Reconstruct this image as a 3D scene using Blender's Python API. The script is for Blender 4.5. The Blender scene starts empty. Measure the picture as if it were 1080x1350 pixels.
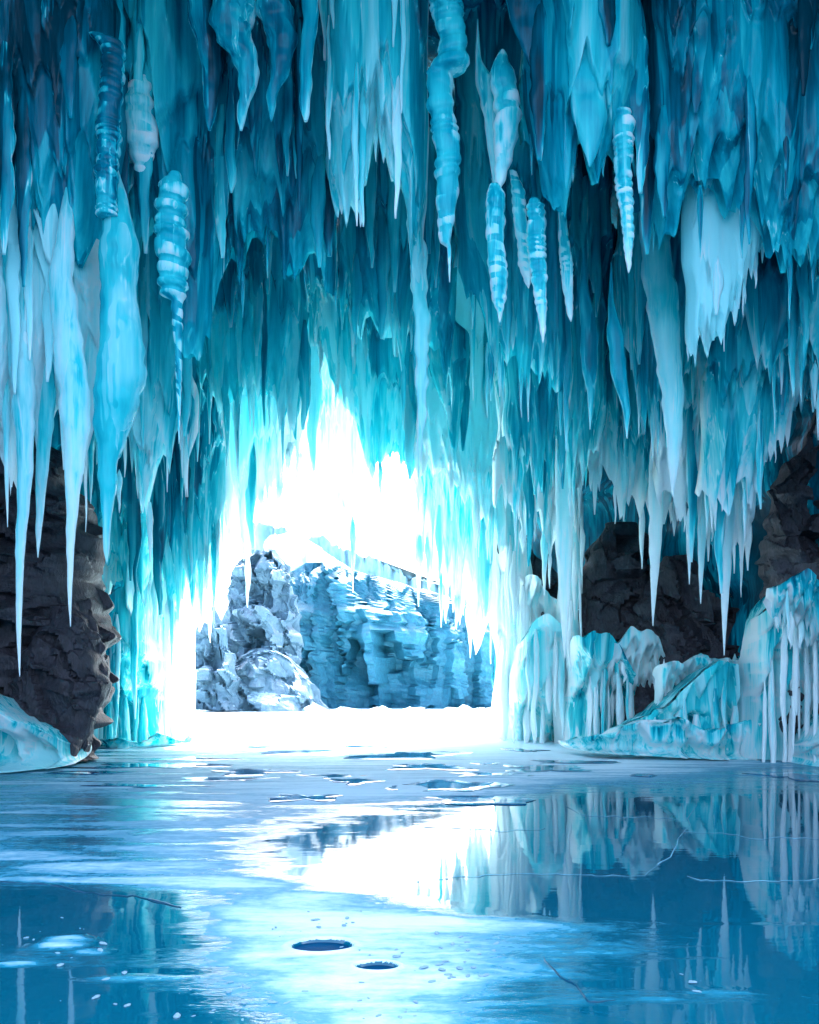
import bpy, math, random
import numpy as np
R = math.radians
sc = bpy.context.scene
col = sc.collection

# ------------------------------------------------------------------ camera, sky, sun, exposure
F, CX, HY, EYE = 1158.0, 540.0, 905.0, 1.6          # focal length / principal column / horizon row of the 1080 px photo; eye height
cam = bpy.data.cameras.new('camera'); co = bpy.data.objects.new('camera', cam); col.objects.link(co)
co.location = (0, 0, EYE); co.rotation_euler = (R(90), 0, 0)
cam.sensor_fit = 'HORIZONTAL'; cam.sensor_width = 36; cam.lens = 36 * F / 1080
cam.shift_y = (HY - 675) / 1080; cam.clip_start = .1; cam.clip_end = 3000
sc.camera = co

SUN_EL, SUN_AZ = 57, 14                              # the sun stands beyond the mouth of the cave, a little to the right
world = bpy.data.worlds.new('World'); sc.world = world; world.use_nodes = True
wn = world.node_tree.nodes; bg = wn['Background']
sky = wn.new('ShaderNodeTexSky'); sky.sky_type = 'NISHITA'; sky.sun_disc = False
sky.sun_elevation = R(SUN_EL); sky.sun_rotation = R(SUN_AZ); sky.air_density = 1.0; sky.dust_density = 6.0; sky.ozone_density = .5
world.node_tree.links.new(sky.outputs[0], bg.inputs[0]); bg.inputs[1].default_value = .15
sl = bpy.data.lights.new('sun', 'SUN'); sl.energy = 2.0; sl.angle = R(.5); sl.color = (1, .95, .88)
so = bpy.data.objects.new('sun', sl); col.objects.link(so); so.location = (6, 60, 60)
so.rotation_euler = (R(-(90 - SUN_EL)), 0, R(-SUN_AZ))
sc.view_settings.view_transform = 'Standard'; sc.view_settings.look = 'None'
sc.view_settings.exposure = 3.4; sc.view_settings.gamma = 1
sc.render.engine = 'CYCLES'
cy = sc.cycles; cy.max_bounces = 7; cy.diffuse_bounces = 5; cy.glossy_bounces = 3; cy.transmission_bounces = 4
cy.caustics_reflective = False; cy.caustics_refractive = False; cy.sample_clamp_indirect = 6

# ------------------------------------------------------------------ helpers
def P(px, py, Y):                                    # a point at distance Y seen at this place of the photo
    return (px - CX) / F * Y, Y, EYE + (HY - py) / F * Y

def hsh(i, j, s):
    i = np.asarray(i, np.int64); j = np.asarray(j, np.int64)
    h = (i * 374761393 + j * 668265263 + s * 974711) & 0x7fffffff
    h = ((h ^ (h >> 13)) * 1274126177) & 0x7fffffff
    return ((h ^ (h >> 16)) & 0xffff) / 65535.0
def vn(x, y, s=0):                                   # smooth value noise, 0..1
    x, y = np.broadcast_arrays(np.asarray(x, float), np.asarray(y, float))
    i, j = np.floor(x), np.floor(y); u, v = x - i, y - j
    u = u * u * (3 - 2 * u); v = v * v * (3 - 2 * v)
    a, b, c, d = hsh(i, j, s), hsh(i + 1, j, s), hsh(i, j + 1, s), hsh(i + 1, j + 1, s)
    return a * (1 - u) * (1 - v) + b * u * (1 - v) + c * (1 - u) * v + d * u * v
def fbm(x, y, s=0, o=3):
    t = 0; a = .5; n = 0
    for k in range(o):
        t = t + a * vn(x * 2 ** k, y * 2 ** k, s + k * 17); n += a; a *= .5
    return t / n
def sm(a, b, x):
    t = np.clip((np.asarray(x, float) - a) / (b - a), 0, 1); return t * t * (3 - 2 * t)

def mesh(name, V, wrap=False, attrs=None, smooth=True, caps=False):   # V: rows x cols x 3
    r, c = V.shape[:2]
    idx = np.arange(r * c).reshape(r, c)
    if wrap: idx = np.concatenate([idx, idx[:, :1]], 1)
    q = np.stack([idx[:-1, :-1], idx[1:, :-1], idx[1:, 1:], idx[:-1, 1:]], -1).reshape(-1, 4)
    me = bpy.data.meshes.new(name)
    n, m = r * c, len(q)
    lo = q.ravel().astype(np.int32); starts = np.arange(m, dtype=np.int32) * 4
    if caps and wrap:
        lo = np.concatenate([lo, np.arange(c, dtype=np.int32), (np.arange((r - 1) * c, r * c, dtype=np.int32))[::-1]])
        starts = np.concatenate([starts, [m * 4, m * 4 + c]]).astype(np.int32)
    me.vertices.add(n); me.vertices.foreach_set('co', np.ascontiguousarray(V.reshape(-1), dtype=np.float32))
    me.loops.add(len(lo)); me.loops.foreach_set('vertex_index', lo)
    me.polygons.add(len(starts)); me.polygons.foreach_set('loop_start', starts)
    me.update(calc_edges=True)
    me.polygons.foreach_set('use_smooth', np.full(len(starts), smooth))
    for k, a in (attrs or {}).items():
        at = me.attributes.new(k, 'FLOAT', 'POINT')
        at.data.foreach_set('value', np.ascontiguousarray(np.broadcast_to(a, (r, c)).reshape(-1), dtype=np.float32))
    me.validate(); return me

def put(name, me, mat, parent=None, base=None):
    o = bpy.data.objects.new(name, me); col.objects.link(o); me.materials.append(mat)
    if parent is not None: o.parent = parent
    elif base is not None: o.location = base
    return o
def empty(name, base):
    o = bpy.data.objects.new(name, None); col.objects.link(o); o.location = base; o.empty_display_size = .2; return o
def tag(o, label=None, cat=None, group=None, kind=None):
    if label: o['label'] = label
    if cat: o['category'] = cat
    if group: o['group'] = group
    if kind: o['kind'] = kind
    return o

# ------------------------------------------------------------------ materials
def nt(name):
    m = bpy.data.materials.new(name); m.use_nodes = True; t = m.node_tree
    for n in list(t.nodes): t.nodes.remove(n)
    return m, t, (lambda k, **kw: _new(t, k, kw)), (lambda a, b: t.links.new(a, b))
def _new(t, k, kw):
    n = t.nodes.new(k)
    for a, v in kw.items():
        if a.startswith('i_'):
            key = a[2:]; n.inputs[int(key) if key.isdigit() else key].default_value = v
        else: setattr(n, a, v)
    return n
def math_(N, L, op, a, b=None, clamp=False):
    n = N('ShaderNodeMath', operation=op, use_clamp=clamp)
    for i, x in enumerate((a, b)):
        if x is None: continue
        if isinstance(x, (int, float)): n.inputs[i].default_value = x
        else: L(x, n.inputs[i])
    return n.outputs[0]
def ramp(N, L, fac, stops, interp='LINEAR'):
    n = N('ShaderNodeValToRGB'); e = n.color_ramp.elements; n.color_ramp.interpolation = interp
    while len(e) < len(stops): e.new(.5)
    for k, (p, c) in zip(e, stops):
        k.position = p; k.color = (*c, 1) if len(c) == 3 else c
    L(fac, n.inputs[0]); return n.outputs[0]
def noise(N, L, scale, sx, sy, sz, detail=3, rough=.55, dist=0):
    g = N('ShaderNodeNewGeometry'); mp = N('ShaderNodeMapping'); mp.inputs['Scale'].default_value = (sx, sy, sz)
    L(g.outputs['Position'], mp.inputs[0])
    n = N('ShaderNodeTexNoise'); n.inputs['Scale'].default_value = scale; n.inputs['Detail'].default_value = detail
    n.inputs['Roughness'].default_value = rough; n.inputs['Distortion'].default_value = dist
    L(mp.outputs[0], n.inputs['Vector']); return n.outputs[0]

ICE = [(0, (.0003, .055, .088)), (.25, (.0005, .18, .28)), (.47, (.001, .43, .55)), (.74, (.04, .72, .78)), (1, (.40, .89, .93))]
def ice_mat(name, trans=.35, streak=.55, bump=.35, size=1.0):
    m, t, N, L = nt(name)
    a1 = N('ShaderNodeAttribute', attribute_name='tone').outputs['Fac']
    a2 = N('ShaderNodeAttribute', attribute_name='frost').outputs['Fac']
    n1 = noise(N, L, size, 3.2, 3.2, .15, 4, .6, .25)           # long vertical streaks
    n2 = noise(N, L, size, 14, 14, .9, 3, .6)
    d = math_(N, L, 'MULTIPLY', math_(N, L, 'SUBTRACT', n1, .5), streak * 1.7)
    d2 = math_(N, L, 'MULTIPLY', math_(N, L, 'SUBTRACT', n2, .5), streak * .6)
    n3 = noise(N, L, size, 2.2, 2.2, .22, 3, .55, .6)           # clear and cloudy bands meeting at sharp seams
    st = N('ShaderNodeMapRange', interpolation_type='SMOOTHSTEP', clamp=True); st.inputs[1].default_value = .485; st.inputs[2].default_value = .515; L(n3, st.inputs[0])
    d3 = math_(N, L, 'MULTIPLY', math_(N, L, 'SUBTRACT', st.outputs[0], .5), streak * .42)
    tone = math_(N, L, 'ADD', math_(N, L, 'ADD', math_(N, L, 'ADD', a1, d), d2), d3, True)
    vn_ = N('ShaderNodeMapRange', interpolation_type='SMOOTHSTEP', clamp=True); vn_.inputs[1].default_value = .014; vn_.inputs[2].default_value = .0; vn_.inputs[3].default_value = 0; vn_.inputs[4].default_value = 1
    L(math_(N, L, 'ABSOLUTE', math_(N, L, 'SUBTRACT', n3, .515)), vn_.inputs[0])
    rim_glint = math_(N, L, 'MULTIPLY', vn_.outputs[0], math_(N, L, 'MULTIPLY', math_(N, L, 'SUBTRACT', n2, .38, True), streak * 2.6, True))  # thin pale lines: wet rim highlights painted into the ice colour
    f = math_(N, L, 'ADD', a2, math_(N, L, 'MULTIPLY', math_(N, L, 'SUBTRACT', n2, .5), .55))
    f = math_(N, L, 'ADD', f, math_(N, L, 'MULTIPLY', math_(N, L, 'SUBTRACT', n1, .5), .5))
    mr = N('ShaderNodeMapRange', interpolation_type='SMOOTHSTEP', clamp=True); mr.inputs[1].default_value = .22; mr.inputs[2].default_value = .85
    L(math_(N, L, 'ADD', f, rim_glint), mr.inputs[0])
    k = mr.outputs[0]                                           # deep blue ice -> clear cyan ice -> white frost
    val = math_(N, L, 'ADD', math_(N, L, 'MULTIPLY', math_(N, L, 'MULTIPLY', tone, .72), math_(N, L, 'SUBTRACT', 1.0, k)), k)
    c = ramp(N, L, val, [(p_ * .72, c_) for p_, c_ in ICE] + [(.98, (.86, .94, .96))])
    p = N('ShaderNodeBsdfPrincipled'); L(c, p.inputs['Base Color']); p.inputs['IOR'].default_value = 1.33; p.inputs['Specular IOR Level'].default_value = .3
    L(math_(N, L, 'ADD', math_(N, L, 'MULTIPLY', mr.outputs[0], .3), .2), p.inputs['Roughness'])
    tr = N('ShaderNodeBsdfTranslucent'); L(c, tr.inputs[0])
    bn = noise(N, L, 1.0, 9, 9, 1.6, 4, .6, .4)
    b = N('ShaderNodeBump'); b.inputs['Strength'].default_value = bump; b.inputs['Distance'].default_value = .06; L(bn, b.inputs['Height'])
    L(b.outputs[0], p.inputs['Normal'])
    ms = N('ShaderNodeMixShader'); ms.inputs[0].default_value = trans
    L(p.outputs[0], ms.inputs[1]); L(tr.outputs[0], ms.inputs[2])
    L(ms.outputs[0], N('ShaderNodeOutputMaterial').inputs[0]); return m
M_ICE = ice_mat('glacier_ice', .35)
M_THIN = ice_mat('thin_clear_ice', .45, .35, .25)
M_RIB = ice_mat('ribbed_ice', .3, .3, .45)
M_SHELL = ice_mat('cave_ice', .0, .6, .5)

def rock_mat(name, ca, cb, snow=0.0):
    m, t, N, L = nt(name)
    n1 = noise(N, L, 1.0, 4.5, 4.5, 3.2, 6, .7, .8); n2 = noise(N, L, 1.0, 22, 22, 6, 4, .6)
    base = ramp(N, L, math_(N, L, 'ADD', math_(N, L, 'MULTIPLY', n1, .7), math_(N, L, 'MULTIPLY', n2, .3)), [(.32, ca), (.62, cb), (.69, cb), (.74, (.16, .27, .34) if snow < 0 else cb)])
    g = N('ShaderNodeNewGeometry'); sx = N('ShaderNodeSeparateXYZ'); L(g.outputs['Normal'], sx.inputs[0])
    up = math_(N, L, 'ADD', sx.outputs[2], math_(N, L, 'MULTIPLY', math_(N, L, 'SUBTRACT', n1, .5), .6))
    mr = N('ShaderNodeMapRange', clamp=True); mr.inputs[1].default_value = .62 - snow; mr.inputs[2].default_value = .9 - snow; L(up, mr.inputs[0])
    mx = N('ShaderNodeMix', data_type='RGBA'); L(mr.outputs[0], mx.inputs[0]); L(base, mx.inputs[6]); mx.inputs[7].default_value = (.35, .55, .68, 1)
    p = N('ShaderNodeBsdfPrincipled'); L(mx.outputs[2], p.inputs['Base Color']); p.inputs['Roughness'].default_value = .55
    b = N('ShaderNodeBump'); b.inputs['Strength'].default_value = .7; b.inputs['Distance'].default_value = .08; L(n2, b.inputs['Height']); L(b.outputs[0], p.inputs['Normal'])
    L(p.outputs[0], N('ShaderNodeOutputMaterial').inputs[0]); return m
M_ROCK = rock_mat('dark_basalt', (.005, .005, .008), (.050, .047, .064), -.7)
M_CRAG = rock_mat('frosted_crag', (.025, .07, .11), (.085, .16, .22), -.12)

def snow_mat(name, c=(.80, .86, .92)):
    m, t, N, L = nt(name)
    n = noise(N, L, 1, 5, 5, 5, 5, .6)
    p = N('ShaderNodeBsdfPrincipled'); L(ramp(N, L, n, [(.3, tuple(x * .88 for x in c)), (.7, c)]), p.inputs['Base Color']); p.inputs['Roughness'].default_value = .6
    b = N('ShaderNodeBump'); b.inputs['Strength'].default_value = .4; b.inputs['Distance'].default_value = .05; L(n, b.inputs['Height']); L(b.outputs[0], p.inputs['Normal'])
    L(p.outputs[0], N('ShaderNodeOutputMaterial').inputs[0]); return m
M_SNOW = snow_mat('packed_snow')
M_FACE = rock_mat('blue_glacier_face', (.002, .07, .125), (.018, .17, .25), -.7)
M_FAR = snow_mat('pale_glacier_ice', (.16, .30, .38))

def floor_mat():
    m, t, N, L = nt('frozen_lake_ice')
    a = N('ShaderNodeAttribute', attribute_name='snow').outputs['Fac']
    n1 = noise(N, L, 1, .5, 2.6, 1, 5, .66, .6)                # streaks across the view: wind-blown snow
    n2 = noise(N, L, 1, 9, 14, 1, 5, .65)
    s = math_(N, L, 'ADD', a, math_(N, L, 'MULTIPLY', math_(N, L, 'SUBTRACT', n1, .47), .95))
    s = math_(N, L, 'ADD', s, math_(N, L, 'MULTIPLY', math_(N, L, 'SUBTRACT', n2, .5), .32))
    mr = N('ShaderNodeMapRange', interpolation_type='SMOOTHSTEP', clamp=True); mr.inputs[1].default_value = .12; mr.inputs[2].default_value = .82; L(s, mr.inputs[0])
    k = mr.outputs[0]
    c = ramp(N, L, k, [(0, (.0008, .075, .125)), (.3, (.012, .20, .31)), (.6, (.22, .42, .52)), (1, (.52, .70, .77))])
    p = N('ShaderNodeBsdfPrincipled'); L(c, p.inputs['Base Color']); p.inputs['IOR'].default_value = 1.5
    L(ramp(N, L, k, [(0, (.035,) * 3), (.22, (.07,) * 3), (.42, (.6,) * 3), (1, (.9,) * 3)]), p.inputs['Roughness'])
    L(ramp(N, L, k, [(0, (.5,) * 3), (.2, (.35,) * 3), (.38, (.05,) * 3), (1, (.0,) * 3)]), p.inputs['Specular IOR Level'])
    hb = math_(N, L, 'ADD', math_(N, L, 'MULTIPLY', n2, k), math_(N, L, 'MULTIPLY', noise(N, L, 1, 1.5, 4, 1, 2), .05))
    b = N('ShaderNodeBump'); b.inputs['Strength'].default_value = .5; b.inputs['Distance'].default_value = .03; L(hb, b.inputs['Height']); L(b.outputs[0], p.inputs['Normal'])
    L(p.outputs[0], N('ShaderNodeOutputMaterial').inputs[0]); return m
M_FLOOR = floor_mat()
def plain(name, c, rough, ior=1.33):
    m, t, N, L = nt(name)
    n = noise(N, L, 1, 6, 6, 6, 4, .6)
    p = N('ShaderNodeBsdfPrincipled'); L(ramp(N, L, n, [(.3, tuple(x * .75 for x in c)), (.7, c)]), p.inputs['Base Color'])
    p.inputs['Roughness'].default_value = rough; p.inputs['IOR'].default_value = ior
    L(p.outputs[0], N('ShaderNodeOutputMaterial').inputs[0]); return m
M_POOL = plain('melt_water', (.001, .10, .24), .05)
M_SLUSH = plain('dark_slush', (.001, .05, .12), .5, 1.04)
M_CRACK = plain('frost_crack', (.16, .38, .48), .6)
M_DCRACK = plain('dark_crack', (.002, .05, .10), .3)

# ------------------------------------------------------------------ ice builders
def sheet_arrays(Y, xs, top, bot, seed, teeth, tw, bulge, fold, step=2.2, thick=.3, flare=0., pinch=.0, fl=60, frost=(0, .8), tone=.4, rim=.5, wob=6, yslope=0., layers=3, ledge=0., topk=8):
    rs = np.random.RandomState(seed)
    xa, xb = xs; w = xb - xa
    nx = max(10, int(w / step)); x = np.linspace(xa, xb, nx)
    b = np.interp(x, [p[0] for p in bot], [p[1] for p in bot]).astype(float)
    tp = np.interp(x, [p[0] for p in top], [p[1] for p in top]) if isinstance(top, (list, tuple)) else np.full(nx, float(top))
    if isinstance(top, (list, tuple)):
        kk = max(3, nx // topk) | 1; tp = np.convolve(np.r_[[tp[0]] * (kk // 2), tp, [tp[-1]] * (kk // 2)], np.ones(kk) / kk, 'valid') + (fbm(x / 12., 2.2, seed) - .5) * 22
    b += (vn(x / 17., 3.3, seed) - .5) * min(24, teeth)
    add = np.zeros(nx)
    if teeth > 0:
        for k in range(max(2, int(3.2 * w / tw))):
            xc = rs.uniform(xa, xb); ww = tw * rs.uniform(.18, .62); ll = teeth * rs.uniform(.15, 1) ** 1.6
            add = np.maximum(add, ll * np.clip(1 - np.abs(x - xc) / ww, 0, 1) ** 1.25)
    b = b + add
    ln = float(np.max(b - tp)); ny = int(np.clip(ln / 4., 14, 150))
    v = np.linspace(0, 1, ny)[:, None]
    py = tp[None] + (b - tp)[None] * v
    u = np.linspace(-1, 1, nx)[None]
    pxs = x[None] + (vn(v * ln / 55., 0.5, seed + 5) - .5) * 2 * wob * np.minimum(1, v * 3) + (vn(x[None] / 30., py / 60., seed + 6) - .5) * wob
    if pinch: pxs = (pxs - (xa + xb) / 2) * (1 - pinch * v ** 1.5) + (xa + xb) / 2
    Yb = Y + yslope * u
    X, _, Z = P(pxs, py, Yb)
    xm = X + 31.7 * seed; zz = Z
    r1 = 1 - np.abs(2 * vn(xm * 1.1 + .35 * vn(zz * .5, seed, 3), zz * .10, seed) - 1)
    r2 = 1 - np.abs(2 * vn(xm * 3.1 + .5 * vn(zz * .9, seed, 4), zz * .22, seed + 1) - 1)
    r3 = vn(xm * 8, zz * .5, seed + 2)
    edge = np.clip(1 - np.abs(u), 0, 1)
    if ledge:
        ph = zz / 2.4 + 1.2 * vn(xm * .12, 1., seed); r2 = r2 * .5 + .5 * hsh(np.floor(xm / 2.2 + .3 * np.floor(ph)), np.floor(ph), seed)
    lay = np.zeros_like(py); ltn = np.zeros_like(py); lfr = np.zeros_like(py)
    for k in range(layers):                          # older flows lying one over the other, each with its own torn hem
        hk = tp + (b - tp) * rs.uniform(.12, .85) + 130 * (fbm(x / 60., 7.7 * k, seed + 60 + k) - .5)
        for q in range(max(2, int(w / 34))):
            xc = rs.uniform(xa, xb); ww = rs.uniform(4, 15); ll = rs.uniform(10, 75)
            hk = np.maximum(hk, (hk + ll * np.clip(1 - np.abs(x - xc) / ww, 0, 1) ** 1.2))
        dh = hk[None] - py
        m_ = sm(0, 9, dh); lay += m_ * rs.uniform(.10, .26); ltn += m_ * rs.uniform(-.22, .22); lfr += .34 * np.exp(-np.clip(dh, 0, None) / 7.) * (dh > 0)
    d = fold * (.9 * r1 + .5 * r2 + .16 * r3) * (.35 + .65 * np.minimum(1, (1 - v) * 2.5 + .25))
    if ledge: d = d + ledge * (1 - sm(0, .3, ph % 1.0)) * hsh(np.floor(ph), np.floor(xm / 5), seed) + ledge * .6 * r2
    d = d + lay * (F / 18. / F * Y)
    d = d + bulge * (np.sqrt(np.clip(1 - u ** 2, 0, 1)) - 1) + flare * v ** 5
    tb = np.clip((b[None] - py) / fl, 0, 1)
    th = thick * (.12 + .88 * tb) * np.minimum(1, edge * 6 + .08)
    Fy = Yb - d - th * .5; By = np.maximum(Yb - d * .3 + th * .5, Fy + .012)
    if isinstance(top, (list, tuple)): By = Fy + (By - Fy) * np.minimum(1, v * ln / 22 + .02) ** .6
    front = np.stack([X, Fy, Z], -1)
    sel = np.r_[np.arange(nx - 1, -1, -3)]
    back = np.stack([X, By, Z], -1)[:, sel]
    V = np.concatenate([front, back], 1)
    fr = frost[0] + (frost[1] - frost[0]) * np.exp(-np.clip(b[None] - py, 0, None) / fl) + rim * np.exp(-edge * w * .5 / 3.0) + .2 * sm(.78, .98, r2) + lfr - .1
    tn = tone + ltn + .3 * (r1 - .5) + .24 * (r2 - .5) + .42 * (v - .45)  # brightness painted into the ice: tops and folds darker, ridges and hems lighter
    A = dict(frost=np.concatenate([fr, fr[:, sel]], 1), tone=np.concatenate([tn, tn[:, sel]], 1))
    return V, A, x, b, front

def drip_arrays(Y, pts, depth=.8, tone=.5, frost=0., tipfrost=.6, ribs=0, ramp_=.16, seed=0, seg=14, rough=.1, tipl=40, step=3.0, lean=0., ribfrost=.8, sq=1.0, cellz=0):
    py0, py1 = pts[0][0], pts[-1][0]
    n = max(8, int((py1 - py0) / step)); py = np.linspace(py0, py1, n)
    xc = np.interp(py, [p[0] for p in pts], [p[1] for p in pts]); w = np.interp(py, [p[0] for p in pts], [p[2] for p in pts])
    if n > 12 and not ribs:
        k = np.ones(5) / 5; pad = lambda a: np.convolve(np.r_[[a[0]] * 2, a, [a[-1]] * 2], k, 'valid')
        xc, w = pad(xc), pad(w)
    xc = xc + (vn(py / 26., seed * 3.1, 2) - .5) * rough * np.minimum(w, 30) * 1.2
    th = np.linspace(0, 2 * np.pi, seg, endpoint=False)[None]
    ww = w[:, None] * (1 + rough * 2 * (vn(py[:, None] / 14., th * 1.3 * np.cos(0), seed) - .5) * 1.1)
    rb = np.zeros((n, seg))
    if ribs:
        ph = (py[:, None] - py0) / ribs + .35 * np.sin(th + seed) * .6 + 1.6 * vn(py / 26., 1., seed)[:, None]
        fr_ = ph % 1.0
        rb = np.where(fr_ < .72, np.sqrt(np.clip(np.sin(np.pi * np.clip(fr_ / .72, 0, 1)), 0, 1)), 0)
        ramp_ = ramp_ * .62; ribfrost = ribfrost * .62
        amp = ramp_ * (.6 + .8 * hsh(np.floor(ph), 0, seed))
        ww = ww * (1 - ramp_ + amp * rb * 1.5)
    px = xc[:, None] + ww * .5 * np.sign(np.cos(th)) * np.abs(np.cos(th)) ** sq
    X, _, Z = P(px, py[:, None] + 0 * th, Y)
    rad = ww * .5 / F * Y
    Yy = Y + rad * depth * np.sin(th) + lean * np.linspace(0, 1, n)[:, None]
    V = np.stack([X, Yy, Z], -1)
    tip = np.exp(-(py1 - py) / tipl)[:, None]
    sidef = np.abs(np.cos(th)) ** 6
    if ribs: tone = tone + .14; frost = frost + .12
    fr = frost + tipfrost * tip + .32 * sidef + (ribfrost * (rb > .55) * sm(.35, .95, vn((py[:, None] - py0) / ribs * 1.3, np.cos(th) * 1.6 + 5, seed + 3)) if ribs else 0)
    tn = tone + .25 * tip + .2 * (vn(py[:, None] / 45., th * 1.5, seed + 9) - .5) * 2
    return V, dict(frost=fr, tone=tn + 0 * th)

def shift(V, base): return V - np.array(base)

ICN = 0
def curtain(label, Y, xs, top, bot, seed, teeth=60, tw=16, tone=.4, frost=(0, .8), bulge=.8, fold=.35, nic=8, icl=(40, 120), ntg=6, tgl=(50, 150), tgw=(10, 26), name='ice_curtain', cat='ice curtain', group='ice curtains hanging in the cave', mat=None, icf=.55, ictone=.75, **kw):
    mat = mat or M_ICE
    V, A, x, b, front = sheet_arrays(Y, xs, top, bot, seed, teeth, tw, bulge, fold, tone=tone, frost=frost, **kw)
    base = tuple(V[-1].mean(0)); base = (base[0], base[1], float(V[..., 2].min()))
    root = tag(empty(name, base), label, cat, group)
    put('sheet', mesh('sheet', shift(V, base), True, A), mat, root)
    rs = np.random.RandomState(seed + 100)
    for k in range(nic):                             # icicles frozen to the lower edge
        i = rs.randint(1, len(x) - 1); ln = rs.uniform(*icl) * rs.uniform(.5, 1.1); wd = rs.uniform(4, 10) * (1 + ln / 220)
        px_b, py_b = x[i], b[i]
        st = py_b - rs.uniform(8, 26); Yi = front[-3, i, 1] + .07
        pts = [(st, px_b, .6), (st + 14, px_b, wd), (py_b + ln * .35, px_b + rs.uniform(-1, 1), wd * .62), (py_b + ln * .75, px_b + rs.uniform(-1.5, 1.5), wd * .33), (py_b + ln, px_b, .8)]
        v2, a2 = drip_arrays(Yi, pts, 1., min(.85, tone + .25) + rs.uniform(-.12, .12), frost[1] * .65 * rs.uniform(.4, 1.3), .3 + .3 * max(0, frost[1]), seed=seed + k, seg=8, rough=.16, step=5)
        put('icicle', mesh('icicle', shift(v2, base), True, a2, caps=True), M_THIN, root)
    ny = front.shape[0]
    for k in range(int(ntg * (2.2 if teeth == 0 else .45))):                             # frozen runs of ice standing out from its face
        i = rs.randint(1, len(x) - 1); j = rs.randint(int(ny * .04), int(ny * .72))
        p = front[j, i]; Yi = p[1] + rs.uniform(-.02, .05)
        cpx = CX + p[0] / p[1] * F; cpy = HY - (p[2] - EYE) / p[1] * F
        ln = rs.uniform(*tgl) * 1.3; wd = rs.uniform(*tgw) * .8
        pts = [(cpy, cpx, wd * .25), (cpy + ln * .12, cpx, wd * .8), (cpy + ln * .45, cpx + rs.uniform(-3, 3), wd), (cpy + ln * .75, cpx + rs.uniform(-4, 4), wd * .6), (cpy + ln * .93, cpx, wd * .34), (cpy + ln, cpx, wd * .15)]
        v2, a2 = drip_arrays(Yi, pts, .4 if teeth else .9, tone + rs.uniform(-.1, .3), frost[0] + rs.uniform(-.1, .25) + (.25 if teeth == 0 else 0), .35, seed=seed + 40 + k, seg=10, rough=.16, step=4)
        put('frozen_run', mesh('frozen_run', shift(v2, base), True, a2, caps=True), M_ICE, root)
    return root

def drip(label, Y, pts, name='icicle', cat='icicle', group=None, mat=None, **kw):
    if pts[0][0] > -30 and not kw.get('ribs') and name != 'ice_patch': pts = [(pts[0][0] - 55, pts[0][1], 1.5)] + pts
    V, A = drip_arrays(Y, pts, **kw)
    base = tuple(V[-1].mean(0))
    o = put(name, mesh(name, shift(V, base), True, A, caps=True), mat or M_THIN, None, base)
    return tag(o, label, cat, group)

def rock(label, Y, pts, seed, depth=.5, cells=40, amp=.5, name='rock', cat='rock', group=None, mat=None, seg=130, step=2.4, tilt=.5, stretch=(1, 1, .7), rot=-32):
    V, A = drip_arrays(Y, pts, depth, seed=seed, seg=seg, rough=.12, step=step, sq=.75)
    n = V.shape[0] * V.shape[1]; S = V.reshape(-1, 3)
    rs = np.random.RandomState(seed); lo, hi = S.min(0), S.max(0)
    ca, sa = math.cos(R(rot)), math.sin(R(rot)); sc_ = np.array(stretch)
    turn = lambda A_: np.stack([A_[:, 0] * ca - A_[:, 2] * sa, A_[:, 1], A_[:, 0] * sa + A_[:, 2] * ca], -1) * sc_
    q = S + .22 * np.stack([vn(S[:, 0] * 1.4, S[:, 2] * 1.4, k + seed) - .5 for k in range(3)], -1)
    dd = 0
    for lv, (nc, am) in enumerate(((cells, amp), (cells * 5, amp * .42))):
        C = lo + (hi - lo) * rs.rand(nc, 3); off = rs.uniform(-1, 1, nc) * am * .8
        nor = rs.normal(size=(nc, 3)) * tilt * (1 + lv * .6); nor[:, 1] = 0
        TC = turn(C); TQ = turn(q)
        ii = np.concatenate([((TQ[a:a + 2000, None] - TC[None]) ** 2).sum(-1).argmin(1) for a in range(0, len(TQ), 2000)])
        dd = dd + np.clip(off[ii] + ((S - C[ii]) * nor[ii]).sum(-1), -am, am)
    dd = dd + amp * .2 * (fbm(S[:, 0] * 4, S[:, 2] * 4, seed) - .5)
    cen = V.mean(1, keepdims=True); dirv = V - cen; ln = np.linalg.norm(dirv, axis=-1, keepdims=True) + 1e-6
    wgt = np.clip(ln / .6, 0, 1)
    V = V + dirv / ln * np.clip(dd, -amp * 1.2, amp * 1.2).reshape(V.shape[:2])[..., None] * wgt * np.array([.14, 1, .08])
    V[..., 2] = np.maximum(V[..., 2], -.05)
    base = (float(V[..., 0].mean()), float(V[..., 1].mean()), float(V[..., 2].min()))
    o = put(name, mesh(name, shift(V, base), True, None, False, True), mat or M_ROCK, None, base)
    return tag(o, label, cat, group)

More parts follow.
